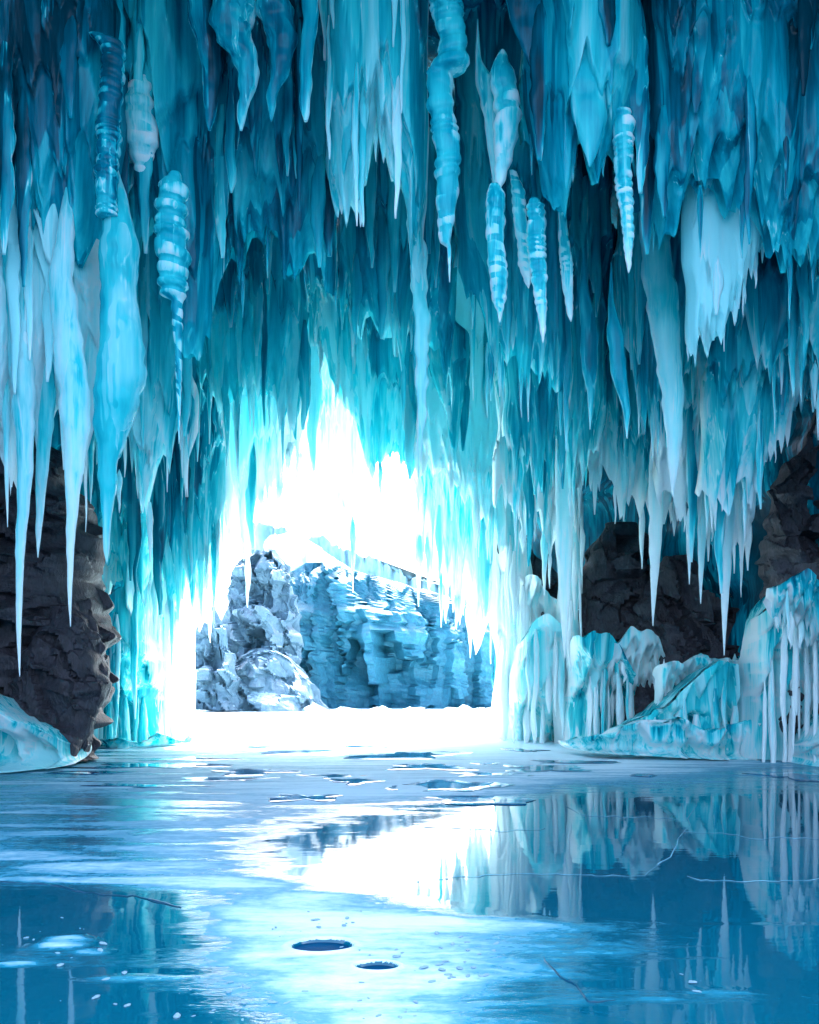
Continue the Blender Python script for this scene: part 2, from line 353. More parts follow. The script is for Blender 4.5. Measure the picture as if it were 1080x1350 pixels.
# ------------------------------------------------------------------ the frozen lake
ROWS = {950: [(0, 1)], 972: [(0, .6), (250, .8), (640, .9), (1080, .85)],  # snow cover, with some reflections on the ice painted in as snow
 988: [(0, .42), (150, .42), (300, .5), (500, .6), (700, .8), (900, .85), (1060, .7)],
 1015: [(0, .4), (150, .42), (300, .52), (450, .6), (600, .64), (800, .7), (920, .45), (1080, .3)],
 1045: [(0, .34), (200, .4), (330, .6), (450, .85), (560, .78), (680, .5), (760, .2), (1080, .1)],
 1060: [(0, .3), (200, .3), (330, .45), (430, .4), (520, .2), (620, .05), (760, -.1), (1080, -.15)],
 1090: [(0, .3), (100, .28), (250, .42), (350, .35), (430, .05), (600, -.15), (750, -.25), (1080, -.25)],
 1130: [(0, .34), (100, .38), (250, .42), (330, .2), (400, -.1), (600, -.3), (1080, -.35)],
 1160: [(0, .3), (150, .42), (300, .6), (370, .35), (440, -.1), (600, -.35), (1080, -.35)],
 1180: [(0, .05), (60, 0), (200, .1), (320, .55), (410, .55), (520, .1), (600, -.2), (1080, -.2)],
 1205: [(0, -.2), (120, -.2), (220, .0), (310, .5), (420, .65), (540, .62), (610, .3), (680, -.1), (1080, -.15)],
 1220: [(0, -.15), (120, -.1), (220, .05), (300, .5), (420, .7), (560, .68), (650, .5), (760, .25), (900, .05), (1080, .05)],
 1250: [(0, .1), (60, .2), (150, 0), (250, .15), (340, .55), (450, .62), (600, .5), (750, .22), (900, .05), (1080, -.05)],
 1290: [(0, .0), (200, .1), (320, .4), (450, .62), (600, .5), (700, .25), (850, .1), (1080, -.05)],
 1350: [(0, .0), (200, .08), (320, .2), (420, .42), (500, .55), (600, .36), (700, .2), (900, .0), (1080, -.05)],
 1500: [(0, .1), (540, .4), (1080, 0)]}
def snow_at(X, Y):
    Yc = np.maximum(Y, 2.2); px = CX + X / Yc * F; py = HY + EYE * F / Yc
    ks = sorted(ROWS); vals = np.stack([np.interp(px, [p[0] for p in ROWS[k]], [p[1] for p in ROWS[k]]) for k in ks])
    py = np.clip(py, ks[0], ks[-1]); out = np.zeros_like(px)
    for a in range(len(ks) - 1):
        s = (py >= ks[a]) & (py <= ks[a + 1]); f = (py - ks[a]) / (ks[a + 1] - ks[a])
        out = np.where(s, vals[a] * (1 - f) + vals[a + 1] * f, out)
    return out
SPOTS = [(88, 1242, 40, 10, .5), (22, 1272, 34, 4, .35), (950, 1308, 46, 6, .2), (870, 1318, 26, 4, .2), (120, 1255, 30, 5, .3), (170, 1290, 60, 5, .25), (575, 1215, 40, 6, .3)]  # soft pale patches; the lower left islands paint in light reflections
HOLES = [(425, 1248, 42, 9), (497, 1276, 28, 6.5)]
def floor():
    Ys = np.r_[np.linspace(-30, 3.2, 12)[:-1], np.sort(np.r_[1 / np.linspace(1 / 3.2, 1 / 40., 420), np.linspace(4.75, 5.75, 190)]), np.linspace(42, 75, 12), 120, 300, 900]
    s = np.r_[-60, -15, -4, -1.5, -1, np.linspace(-.56, .56, 680), 1, 1.5, 4, 15, 60]
    X = s[None] * np.maximum(Ys, 4.0)[:, None]; Y = np.repeat(Ys[:, None], len(s), 1)
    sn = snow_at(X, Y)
    sn = np.where(Y > 28.5, 1.0, sn)
    for hx, hy, hw, hh, dv in SPOTS:
        Yh = EYE * F / (hy - HY); Xh = (hx - CX) / F * Yh; rx = hw / F * Yh; ry = hh * Yh * Yh / (EYE * F)
        q = ((X - Xh) / rx) ** 2 + ((Y - Yh) / ry) ** 2 + 1.4 * (fbm(X * 5, Y * 3, int(hx)) - .5)
        sn = sn + .8 * dv * (1 - sm(.0, 1.7, q))
    Z = .035 * np.clip(sn, 0, 1) * fbm(X * 1.3, Y * 1.3, 7) * (Y < 30)
    for hx, hy, hw, hh in HOLES:
        Yh = EYE * F / (hy - HY); Xh = (hx - CX) / F * Yh; rx = hw / F * Yh; ry = hh * Yh * Yh / (EYE * F)
        q = ((X - Xh) / rx) ** 2 + ((Y - Yh) / ry) ** 2 + .3 * (vn(X * 3, Y * 1.5, 5) - .5)
        Z = Z - .04 * (1 - sm(.5, 1.2, q)); Z = Z + .012 * np.exp(-(q - 1.35) ** 2 / .1)
        sn = np.where(q < 1.0, -.5, sn); sn = sn + .25 * np.exp(-(q - 1.35) ** 2 / .1) * .3
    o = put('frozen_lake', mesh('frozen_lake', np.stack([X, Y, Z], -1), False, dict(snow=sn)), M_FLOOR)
    tag(o, kind='structure')
floor()

def flat_patch(name, label, cat, hx, hy, hw, hh, seed, mat, z=.02, h=.02, group=None, kind=None, irr=.5):
    Yh = EYE * F / (hy - HY); Xh = (hx - CX) / F * Yh; rx = hw / F * Yh; ry = hh * Yh * Yh / (EYE * F)
    n = 40; th = np.linspace(0, 2 * np.pi, n, endpoint=False)
    r = 1 + irr * (vn(np.cos(th) * 1.5 + 9, np.sin(th) * 1.5 + 9, seed) - .5) * 2 + irr * .5 * (vn(np.cos(th) * 4 + 9, np.sin(th) * 4 + 9, seed + 1) - .5)
    rows = []
    for f, zz in ((1.0, 0), (.985, h), (.5, h * 1.05), (.02, h * 1.1)):
        rows.append(np.stack([rx * r * f * np.cos(th), ry * r * f * np.sin(th), np.full(n, zz)], -1))
    o = put(name, mesh(name, np.array(rows)[::-1], True, dict(frost=.5, tone=.8), True, True), mat, None, (Xh, Yh, z))
    return tag(o, label, cat, group, kind)
for k, (hx, hy, hw, hh) in enumerate(HOLES):
    flat_patch('melt_hole', ['wide dark blue water hole with a ragged far rim in the snow patch', 'smaller dark water hole in the snow, nearer the viewer than the wide one'][k], 'melt hole', hx, hy, hw * 1.1, hh * 1.1, 60 + k, M_SLUSH, -.012, .002, 'melt holes in the snow patch', irr=.1)

# ------------------------------------------------------------------ the cave itself
def shell():
    Ys = np.r_[np.linspace(7.0, 24, 36), np.linspace(24.4, 29.5, 14)]
    th = np.linspace(0, np.pi, 150)
    def prof(Y, grow):
        l = np.interp(Y, [0, 20, 24, 29], [-9.5, -9.5, -9.4, -9.1]); r = np.interp(Y, [0, 13, 20, 24, 29], [10.5, 10.5, 9.6, 7.2, 3.7])
        H = np.interp(Y, [0, 8, 13, 20, 29], [15, 14.8, 14.6, 14.8, 15.5])
        xc, hw = (l + r) / 2, (r - l) / 2 + grow
        c, s = np.cos(th), np.sin(th)
        return xc - hw * np.sign(c) * np.abs(c) ** .55, (H + grow) * np.abs(s) ** .55
    inn, out, tn = [], [], []
    for Y in Ys:
        x, z = prof(Y, 0); s = th * 9
        rid = 1 - np.abs(2 * vn(s * 1.3, Y * .45, 11) - 1); r2 = vn(s * 4, Y * 1.4, 12)
        inw = .9 * rid + .35 * r2
        nx, nz = -np.cos(th), np.sin(th)
        inn.append(np.stack([x - nx * inw, np.full_like(x, Y) + .5 * (vn(s, Y, 13) - .5), z - nz * inw], -1))
        tn.append(.15 + .35 * (rid - .5) + .2 * (r2 - .5))
        x, z = prof(Y, 2.2); out.append(np.stack([x, np.full_like(x, Y), z], -1))
    V = np.array(inn + out[::-1]); T = np.array(tn + tn[::-1])
    V = np.concatenate([V, V[:1]], 0); T = np.concatenate([T, T[:1]], 0)
    V[..., 2] = np.where(np.abs(V[..., 2]) < .02, -.4, V[..., 2])
    o = put('cave_ceiling', mesh('cave_ceiling', V, False, dict(tone=T, frost=0.)), M_SHELL)
    tag(o, kind='structure')
shell()

# ------------------------------------------------------------------ ice curtains (photo px outlines, each at its own distance in metres)
W = M_THIN
# --- ring round the mouth
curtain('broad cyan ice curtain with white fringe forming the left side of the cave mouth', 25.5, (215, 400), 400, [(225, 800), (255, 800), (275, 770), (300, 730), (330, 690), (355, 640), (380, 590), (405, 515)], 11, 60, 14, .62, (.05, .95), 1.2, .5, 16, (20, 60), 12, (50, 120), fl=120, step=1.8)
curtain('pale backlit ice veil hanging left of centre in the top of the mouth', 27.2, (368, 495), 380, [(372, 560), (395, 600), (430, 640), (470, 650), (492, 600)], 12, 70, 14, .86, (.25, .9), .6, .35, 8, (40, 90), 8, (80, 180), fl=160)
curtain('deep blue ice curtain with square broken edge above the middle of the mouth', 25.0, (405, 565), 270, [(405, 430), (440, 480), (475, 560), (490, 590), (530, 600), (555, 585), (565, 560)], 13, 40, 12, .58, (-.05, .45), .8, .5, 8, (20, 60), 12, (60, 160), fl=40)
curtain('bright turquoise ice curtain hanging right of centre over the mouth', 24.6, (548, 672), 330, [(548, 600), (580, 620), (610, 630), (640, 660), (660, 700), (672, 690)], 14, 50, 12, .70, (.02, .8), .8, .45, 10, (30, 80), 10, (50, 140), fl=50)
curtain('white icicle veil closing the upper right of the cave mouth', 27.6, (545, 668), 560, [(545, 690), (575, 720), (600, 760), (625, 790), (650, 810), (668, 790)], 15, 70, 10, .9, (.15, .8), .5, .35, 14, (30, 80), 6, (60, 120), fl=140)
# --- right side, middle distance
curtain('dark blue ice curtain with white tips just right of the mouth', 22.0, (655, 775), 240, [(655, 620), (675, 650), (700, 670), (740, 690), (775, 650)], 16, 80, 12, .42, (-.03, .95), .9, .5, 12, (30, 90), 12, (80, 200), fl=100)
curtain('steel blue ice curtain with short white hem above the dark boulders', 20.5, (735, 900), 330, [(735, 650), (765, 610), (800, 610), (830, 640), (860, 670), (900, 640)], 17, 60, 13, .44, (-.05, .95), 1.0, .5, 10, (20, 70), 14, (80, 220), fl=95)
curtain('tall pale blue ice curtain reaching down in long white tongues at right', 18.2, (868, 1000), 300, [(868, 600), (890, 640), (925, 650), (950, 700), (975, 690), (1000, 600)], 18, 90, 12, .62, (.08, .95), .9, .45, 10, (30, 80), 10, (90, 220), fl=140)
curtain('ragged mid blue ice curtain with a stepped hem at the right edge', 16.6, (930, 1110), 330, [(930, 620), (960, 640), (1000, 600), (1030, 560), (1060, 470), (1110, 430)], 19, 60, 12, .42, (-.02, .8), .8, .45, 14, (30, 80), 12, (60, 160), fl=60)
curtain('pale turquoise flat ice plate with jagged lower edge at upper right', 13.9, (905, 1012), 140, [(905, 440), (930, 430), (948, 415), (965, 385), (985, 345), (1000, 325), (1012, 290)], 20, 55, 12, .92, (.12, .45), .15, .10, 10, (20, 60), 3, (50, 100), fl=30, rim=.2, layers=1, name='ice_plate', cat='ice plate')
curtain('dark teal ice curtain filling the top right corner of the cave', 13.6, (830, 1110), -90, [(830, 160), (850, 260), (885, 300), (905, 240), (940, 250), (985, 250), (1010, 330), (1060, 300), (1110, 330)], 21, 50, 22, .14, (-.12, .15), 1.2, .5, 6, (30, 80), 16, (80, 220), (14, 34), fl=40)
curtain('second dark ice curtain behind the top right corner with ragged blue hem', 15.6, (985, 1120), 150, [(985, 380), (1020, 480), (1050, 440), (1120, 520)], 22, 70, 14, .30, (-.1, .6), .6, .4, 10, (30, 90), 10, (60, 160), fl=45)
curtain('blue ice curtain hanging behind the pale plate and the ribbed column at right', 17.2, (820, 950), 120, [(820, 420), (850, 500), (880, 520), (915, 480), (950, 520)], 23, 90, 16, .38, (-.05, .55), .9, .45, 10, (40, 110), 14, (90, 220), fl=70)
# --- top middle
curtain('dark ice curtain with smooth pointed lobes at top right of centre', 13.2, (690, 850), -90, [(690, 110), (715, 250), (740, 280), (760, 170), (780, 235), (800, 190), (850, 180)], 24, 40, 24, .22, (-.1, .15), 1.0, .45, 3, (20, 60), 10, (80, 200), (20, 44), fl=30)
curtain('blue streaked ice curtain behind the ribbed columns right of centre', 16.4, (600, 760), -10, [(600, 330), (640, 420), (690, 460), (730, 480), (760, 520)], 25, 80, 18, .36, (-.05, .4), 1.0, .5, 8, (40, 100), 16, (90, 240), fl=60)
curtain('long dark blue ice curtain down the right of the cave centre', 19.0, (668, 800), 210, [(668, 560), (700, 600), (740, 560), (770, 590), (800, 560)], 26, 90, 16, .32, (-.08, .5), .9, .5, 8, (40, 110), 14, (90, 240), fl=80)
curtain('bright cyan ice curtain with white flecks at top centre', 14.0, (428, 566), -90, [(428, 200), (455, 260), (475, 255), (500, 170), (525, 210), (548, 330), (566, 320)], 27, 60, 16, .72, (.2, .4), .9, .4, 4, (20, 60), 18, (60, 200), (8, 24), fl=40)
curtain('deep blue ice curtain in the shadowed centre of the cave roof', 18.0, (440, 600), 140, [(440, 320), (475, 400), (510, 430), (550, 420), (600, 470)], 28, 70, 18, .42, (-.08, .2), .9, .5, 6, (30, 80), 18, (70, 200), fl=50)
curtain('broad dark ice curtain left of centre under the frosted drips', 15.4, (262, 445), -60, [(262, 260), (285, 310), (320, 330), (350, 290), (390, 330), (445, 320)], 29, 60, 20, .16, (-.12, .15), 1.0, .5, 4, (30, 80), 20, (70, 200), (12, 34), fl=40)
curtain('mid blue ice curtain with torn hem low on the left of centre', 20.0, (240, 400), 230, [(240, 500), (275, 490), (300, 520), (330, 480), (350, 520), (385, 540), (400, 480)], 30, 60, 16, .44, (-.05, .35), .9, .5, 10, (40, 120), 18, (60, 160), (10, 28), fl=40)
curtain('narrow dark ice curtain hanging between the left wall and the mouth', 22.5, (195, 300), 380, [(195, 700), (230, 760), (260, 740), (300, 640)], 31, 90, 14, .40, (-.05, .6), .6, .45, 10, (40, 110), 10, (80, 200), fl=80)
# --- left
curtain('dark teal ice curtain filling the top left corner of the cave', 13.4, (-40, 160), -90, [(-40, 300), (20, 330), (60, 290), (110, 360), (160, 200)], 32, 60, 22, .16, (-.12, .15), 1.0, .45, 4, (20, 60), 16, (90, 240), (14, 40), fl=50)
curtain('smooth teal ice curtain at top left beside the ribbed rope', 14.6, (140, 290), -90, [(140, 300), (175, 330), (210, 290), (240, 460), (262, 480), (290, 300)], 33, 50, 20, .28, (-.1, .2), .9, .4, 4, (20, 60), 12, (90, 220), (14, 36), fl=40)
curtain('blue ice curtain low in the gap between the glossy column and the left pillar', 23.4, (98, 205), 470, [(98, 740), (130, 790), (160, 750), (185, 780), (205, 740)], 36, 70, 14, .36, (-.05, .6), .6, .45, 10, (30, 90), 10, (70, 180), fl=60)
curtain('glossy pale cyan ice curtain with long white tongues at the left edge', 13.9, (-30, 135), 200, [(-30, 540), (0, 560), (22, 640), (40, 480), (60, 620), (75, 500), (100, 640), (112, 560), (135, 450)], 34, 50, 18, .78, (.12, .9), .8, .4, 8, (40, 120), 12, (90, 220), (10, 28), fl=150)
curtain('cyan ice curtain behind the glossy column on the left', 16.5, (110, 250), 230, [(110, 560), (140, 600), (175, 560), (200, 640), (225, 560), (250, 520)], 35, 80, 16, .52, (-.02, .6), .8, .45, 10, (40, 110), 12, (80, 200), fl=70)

# --- frozen falls that reach the ground
FALL = dict(topk=4, name='frozen_waterfall', cat='frozen waterfall', group='frozen falls reaching the ground', teeth=0, nic=0, wob=7, layers=6)
curtain('white flared ice pillar at the left foot of the cave mouth', 27.0, (194, 256), [(194, 760), (225, 700), (256, 720)], [(194, 974), (256, 972)], 41, tone=.85, frost=(.45, .95), bulge=.7, fold=.3, ntg=8, tgl=(60, 140), tgw=(6, 14), flare=.5, mat=W, fl=90, thick=.8, **FALL)
curtain('blue ice pillar beside the dark left rock, lit white on its right', 25.5, (140, 215), [(140, 870), (160, 800), (195, 790), (215, 770)], [(140, 980), (215, 978)], 42, tone=.48, frost=(.0, .45), bulge=.8, fold=.35, ntg=6, tgl=(60, 140), tgw=(8, 18), flare=.6, fl=60, thick=.8, **FALL)
curtain('bright white ice pillar at the right foot of the cave mouth', 27.2, (646, 692), [(646, 640), (670, 690), (692, 780)], [(648, 972), (700, 973)], 43, tone=.9, frost=(.55, 1), bulge=.6, fold=.3, ntg=8, tgl=(60, 140), tgw=(6, 14), flare=.6, mat=W, fl=90, thick=.8, **FALL)
curtain('blue hollow ice wall standing right of the white mouth pillar', 26.0, (676, 738), [(676, 850), (695, 815), (715, 820), (738, 850)], [(682, 974), (738, 975)], 44, tone=.56, frost=(.3, .2), bulge=.5, fold=.35, ntg=6, tgl=(40, 120), tgw=(6, 16), flare=.3, fl=60, thick=.8, **FALL)
curtain('slim white ice column reaching the ground in front of the rock slab', 24.4, (730, 754), 600, [(728, 980), (756, 980)], 45, tone=.85, frost=(.4, .85), bulge=.4, fold=.22, ntg=4, tgl=(60, 120), tgw=(4, 10), flare=.3, mat=W, fl=90, thick=.5, **FALL)
curtain('white and blue frozen fall spilling down from the slanting slab to the lake', 23.6, (742, 824), [(742, 850), (765, 835), (790, 850), (824, 905)], [(742, 984), (824, 984)], 46, tone=.5, frost=(.2, .4), bulge=.6, fold=.45, ntg=10, tgl=(60, 130), tgw=(4, 10), flare=.8, fl=50, thick=.7, **FALL)
curtain('low blue frozen cascade with snow on top below the columnar rock', 21.6, (815, 992), [(815, 955), (850, 930), (880, 895), (915, 872), (950, 880), (992, 862)], [(815, 987), (992, 990)], 47, tone=.46, frost=(.02, .3), bulge=.9, fold=.5, ntg=12, tgl=(30, 90), tgw=(8, 22), flare=1.1, fl=30, thick=1.2, **FALL)
curtain('tall white and cyan frozen waterfall in front of the right rock wall', 19.4, (978, 1062), [(978, 830), (992, 785), (1012, 766), (1030, 785), (1048, 850), (1062, 930)], [(978, 998), (1062, 1000)], 48, tone=.62, frost=(.35, .55), bulge=.8, fold=.35, ntg=8, tgl=(90, 200), tgw=(5, 14), flare=.5, fl=80, thick=1.0, **FALL)
curtain('narrow icy ledge fall with white fringe on the far right rock', 17.6, (1015, 1090), [(1015, 775), (1040, 760), (1090, 800)], [(1015, 785), (1045, 805), (1070, 830), (1090, 850)], 49, tone=.55, frost=(.12, .7), bulge=.5, fold=.25, ntg=3, tgl=(30, 60), tgw=(5, 12), name='frozen_waterfall', cat='frozen waterfall', group='frozen falls on the rock ledges', teeth=40, tw=8, nic=6, icl=(20, 50), fl=30)
curtain('frosted ice apron with a toothed hem on the boulder slope', 22.6, (796, 872), [(796, 850), (830, 832), (850, 845), (872, 880)], [(796, 880), (830, 900), (872, 910)], 50, tone=.65, frost=(.5, .8), bulge=.5, fold=.25, ntg=3, tgl=(20, 40), tgw=(5, 12), name='frozen_waterfall', cat='frozen waterfall', group='frozen falls on the rock ledges', teeth=40, tw=7, nic=5, icl=(20, 40), fl=30)

curtain('white icicle fringe hanging from the slanting rock slab', 25.0, (688, 800), [(688, 760), (740, 795), (770, 830), (800, 880)], [(688, 790), (740, 825), (770, 860), (800, 905)], 51, tone=.7, frost=(.35, .9), bulge=.4, fold=.25, ntg=4, tgl=(40, 90), tgw=(4, 10), name='frozen_waterfall', cat='frozen waterfall', group='frozen falls on the rock ledges', teeth=60, tw=7, nic=14, icl=(40, 120), fl=40)
curtain('row of thin icicles hanging over the low blue cascade', 21.0, (862, 985), [(862, 880), (900, 868), (950, 872), (985, 862)], [(862, 890), (900, 884), (950, 888), (985, 880)], 52, tone=.65, frost=(.3, .8), bulge=.3, fold=.2, ntg=2, tgl=(30, 60), tgw=(4, 9), name='frozen_waterfall', cat='frozen waterfall', group='frozen falls on the rock ledges', teeth=50, tw=6, nic=14, icl=(20, 70), fl=30)

# ------------------------------------------------------------------ single icicles and columns of the foreground
drip('long frosted seam of ice running down the top centre toward the mouth', 14.6, [(-60, 492, 26), (60, 500, 30), (170, 516, 24), (260, 545, 15), (330, 552, 20), (420, 557, 20), (520, 556, 14), (590, 553, 7), (630, 552, 1)], name='ice_drip', cat='ice drip', tone=.86, frost=.22, tipfrost=.3, tipl=120, seed=44, rough=.3)
drip('smooth turquoise ice bulb above the right part of the mouth', 22.6, [(428, 592, 20), (436, 591, 54), (465, 590, 62), (495, 592, 50), (540, 596, 22), (590, 600, 8), (620, 600, 1)], name='ice_bulb', cat='ice bulb', tone=.66, frost=-.1, tipfrost=.4, seed=45, mat=M_ICE)
G = 'long icicles of the foreground'
drip('longest white icicle at the far left, tip below the rock top', 13.2, [(250, 22, 26), (330, 20, 34), (480, 30, 34), (620, 33, 20), (740, 26, 11), (840, 25, 6), (892, 26, 1)], group=G, tone=.72, frost=.25, tipfrost=.7, tipl=160)
drip('wide white icicle second of the long ones from the left edge', 13.0, [(290, 88, 20), (380, 80, 34), (480, 95, 42), (560, 100, 36), (640, 96, 20), (720, 93, 10), (780, 92, 6), (826, 93, 1)], group=G, tone=.75, frost=.38, tipfrost=.6, tipl=160)
drip('cyan icicle between the two longest white ones at left', 13.6, [(300, 58, 20), (420, 62, 26), (540, 60, 24), (640, 54, 14), (700, 51, 8), (735, 50, 1)], group=G, tone=.62, frost=.12, tipfrost=.6, tipl=120)
drip('thin needle icicle hugging the left edge of the view', 13.4, [(420, 6, 12), (560, 8, 9), (640, 9, 5), (695, 10, 1)], group=G, tone=.75, frost=.3, tipfrost=.6)
drip('white needle icicle dropping beside the ribbed rope at left', 13.8, [(470, 108, 10), (520, 111, 8), (600, 110, 3), (625, 110, 1)], group=G, tone=.8, frost=.4, tipfrost=.4)
drip('thick glossy cyan ice column with a bulging middle at left', 13.0, [(268, 152, 34), (330, 158, 52), (400, 155, 48), (450, 160, 58), (500, 160, 66), (560, 148, 50), (585, 146, 34), (610, 142, 26), (640, 142, 24), (680, 141, 12), (725, 140, 8), (742, 141, 1)], name='ice_column', cat='ice column', tone=.74, frost=.14, tipfrost=.3, tipl=60, seed=3, rough=.09)
drip('ribbed dark ice rope with a frosted bend on top at left', 12.8, [(44, 122, 10), (50, 134, 26), (58, 146, 34), (72, 150, 32), (110, 146, 32), (180, 143, 32), (240, 141, 30), (285, 141, 26)], name='ribbed_ice_column', cat='ribbed icicle', group='ribbed ice columns', mat=M_RIB, tone=.10, frost=-.02, tipfrost=0, ribs=14, ramp_=.14, seed=4, ribfrost=.55, step=1.5, seg=20)
drip('ribbed fat ice column with white rings left of the dark gap', 13.4, [(228, 230, 14), (245, 226, 38), (300, 226, 42), (350, 229, 44), (388, 230, 34), (396, 234, 16), (440, 235, 12), (500, 236, 8), (560, 236, 3), (585, 236, 1)], name='ribbed_ice_column', cat='ribbed icicle', group='ribbed ice columns', mat=M_RIB, tone=.40, frost=.02, tipfrost=.4, ribs=21, ramp_=.2, seed=5, ribfrost=.8, step=1.5, seg=20)
drip('feathery frosted ice knob above the fat ribbed column', 13.8, [(98, 192, 8), (112, 186, 30), (140, 182, 46), (165, 184, 50), (190, 186, 44), (220, 187, 20), (245, 188, 6)], name='frost_knob', cat='frost knob', mat=M_RIB, tone=.45, frost=.28, tipfrost=.1, ribs=26, ramp_=.2, seed=6, ribfrost=.6, step=1.5, seg=18)
drip('beaded ice column from the roof right of centre, thin white tail', 13.2, [(-60, 588, 40), (0, 590, 44), (60, 598, 36), (92, 592, 46), (96, 580, 32), (150, 582, 34), (190, 590, 34), (240, 590, 32), (280, 588, 26), (320, 587, 14), (326, 592, 6), (372, 593, 1)], name='ribbed_ice_column', cat='ribbed icicle', group='ribbed ice columns', mat=M_RIB, tone=.36, frost=.06, tipfrost=.5, ribs=24, ramp_=.14, seed=7, ribfrost=.6, step=1.5, seg=20, tipl=30)
drip('leaf shaped ice tongue with frosted stripes right of the beaded column', 13.6, [(66, 662, 6), (95, 664, 34), (150, 670, 36), (200, 664, 26), (240, 660, 12), (250, 658, 2)], name='ice_tongue', cat='ice tongue', mat=M_RIB, tone=.45, frost=.12, tipfrost=.4, ribs=30, ramp_=.12, seed=8, step=1.5, seg=18)
drip('pale frost edged ice blade left of the leaf shaped tongue', 13.9, [(80, 630, 8), (110, 640, 26), (160, 648, 20), (240, 654, 10), (262, 655, 2)], name='ice_tongue', cat='ice tongue', tone=.6, frost=.4, tipfrost=.2, seed=9)
drip('dull blue ice club hanging below the leaf shaped tongue', 13.3, [(243, 652, 12), (256, 654, 26), (310, 654, 24), (370, 656, 24), (395, 658, 20), (410, 660, 8), (425, 659, 1)], name='ribbed_ice_column', cat='ribbed icicle', group='ribbed ice columns', mat=M_RIB, tone=.34, frost=.08, tipfrost=.4, ribs=18, ramp_=.1, seed=10, step=1.5, seg=18, ribfrost=.5)
drip('shorter ribbed icicle of the pair right of the dull blue club', 14.0, [(225, 676, 8), (250, 682, 18), (300, 688, 18), (350, 692, 16), (372, 696, 8), (380, 697, 1)], name='ribbed_ice_column', cat='ribbed icicle', group='ribbed ice columns', mat=M_RIB, tone=.45, frost=.15, tipfrost=.5, ribs=14, ramp_=.14, seed=12, step=1.5, seg=16)
drip('longer ribbed icicle of the pair with smooth white tip', 13.5, [(262, 704, 10), (272, 706, 24), (320, 708, 26), (370, 711, 20), (400, 714, 15), (435, 716, 8), (452, 716, 1)], name='ribbed_ice_column', cat='ribbed icicle', group='ribbed ice columns', mat=M_RIB, tone=.5, frost=.12, tipfrost=.7, ribs=13, ramp_=.14, seed=13, step=1.5, seg=16)
drip('slim knobbly icicle right of the ribbed pair', 14.2, [(210, 738, 8), (300, 742, 12), (345, 747, 18), (380, 748, 14), (415, 752, 8), (424, 753, 1)], name='ribbed_ice_column', cat='ribbed icicle', group='ribbed ice columns', mat=M_RIB, tone=.4, frost=.08, tipfrost=.5, ribs=16, ramp_=.12, seed=14, step=1.5, seg=14, ribfrost=.5)
drip('ribbed hook topped icicle with white rungs at right', 12.8, [(142, 806, 12), (148, 818, 26), (162, 823, 28), (200, 822, 24), (240, 822, 22), (280, 827, 18), (320, 828, 14), (350, 829, 7), (360, 829, 1)], name='ribbed_ice_column', cat='ribbed icicle', group='ribbed ice columns', mat=M_RIB, tone=.42, frost=.12, tipfrost=.5, ribs=13, ramp_=.18, seed=15, step=1.5, seg=16, ribfrost=.9)
drip('smooth diamond shaped ice lobe with a white edge at top right', 12.6, [(-60, 765, 30), (20, 762, 26), (60, 764, 34), (110, 772, 48), (160, 779, 46), (190, 779, 26), (210, 778, 10), (220, 778, 1)], name='ice_tongue', cat='ice tongue', mat=M_ICE, tone=.42, frost=-.1, tipfrost=.1, depth=.4, seed=16)
drip('steel blue pointed ice lobe at the top above the ribbed pair', 13.0, [(-60, 690, 60), (0, 692, 56), (50, 702, 40), (85, 706, 20), (98, 706, 3)], name='ice_tongue', cat='ice tongue', mat=M_ICE, tone=.26, frost=-.1, tipfrost=.1, depth=.4, seed=17)
drip('wide pale ice blade with a notch near the top right corner', 12.9, [(-60, 930, 76), (0, 930, 64), (50, 936, 46), (90, 930, 34), (130, 920, 16), (150, 917, 3)], name='ice_tongue', cat='ice tongue', mat=M_ICE, tone=.34, frost=-.05, tipfrost=.1, depth=.3, seed=18)
drip('frosted lumpy drip with a long clear tip at top left of centre', 12.8, [(-60, 318, 76), (0, 310, 60), (40, 302, 52), (60, 312, 44), (90, 326, 28), (120, 325, 22), (140, 320, 13), (165, 318, 8), (172, 318, 2)], name='ice_drip', cat='ice drip', group='frosted drips at the top of the cave', tone=.35, frost=.2, tipfrost=.25, rough=.22, seed=19)
drip('dark rounded drip left of the frosted lumpy one', 13.1, [(-60, 262, 40), (30, 270, 40), (90, 280, 28), (130, 278, 20), (160, 277, 12), (172, 276, 2)], name='ice_drip', cat='ice drip', group='frosted drips at the top of the cave', mat=M_ICE, tone=.26, frost=-.05, tipfrost=.3, seed=20)
drip('arched frosted drip with dark hollow right of the lumpy one', 12.9, [(-40, 352, 30), (10, 362, 46), (40, 370, 40), (80, 372, 30), (120, 362, 16), (150, 358, 6), (160, 358, 1)], name='ice_drip', cat='ice drip', group='frosted drips at the top of the cave', tone=.32, frost=.15, tipfrost=.2, seed=21, rough=.25)
drip('straight clear drip with a bulb end, rightmost of the top left drips', 12.7, [(-60, 412, 24), (40, 409, 20), (90, 402, 16), (115, 404, 16), (140, 402, 14), (156, 403, 9), (160, 403, 2)], name='ice_drip', cat='ice drip', group='frosted drips at the top of the cave', tone=.34, frost=.1, tipfrost=.4, seed=22)
drip('small dark drip hanging free below the lumpy drips', 14.0, [(115, 304, 4), (150, 304, 12), (200, 303, 14), (235, 306, 12), (250, 305, 6), (254, 305, 1)], name='ice_drip', cat='ice drip', group='frosted drips at the top of the cave', tone=.28, frost=.02, tipfrost=.3, seed=23)
GR = 'long icicles on the right side'
drip('longest white icicle of the right side, tip beside the columnar rock', 19.0, [(560, 868, 20), (640, 866, 22), (720, 864, 16), (780, 862, 8), (825, 861, 1)], group=GR, tone=.85, frost=.45, tipfrost=.5, tipl=120)
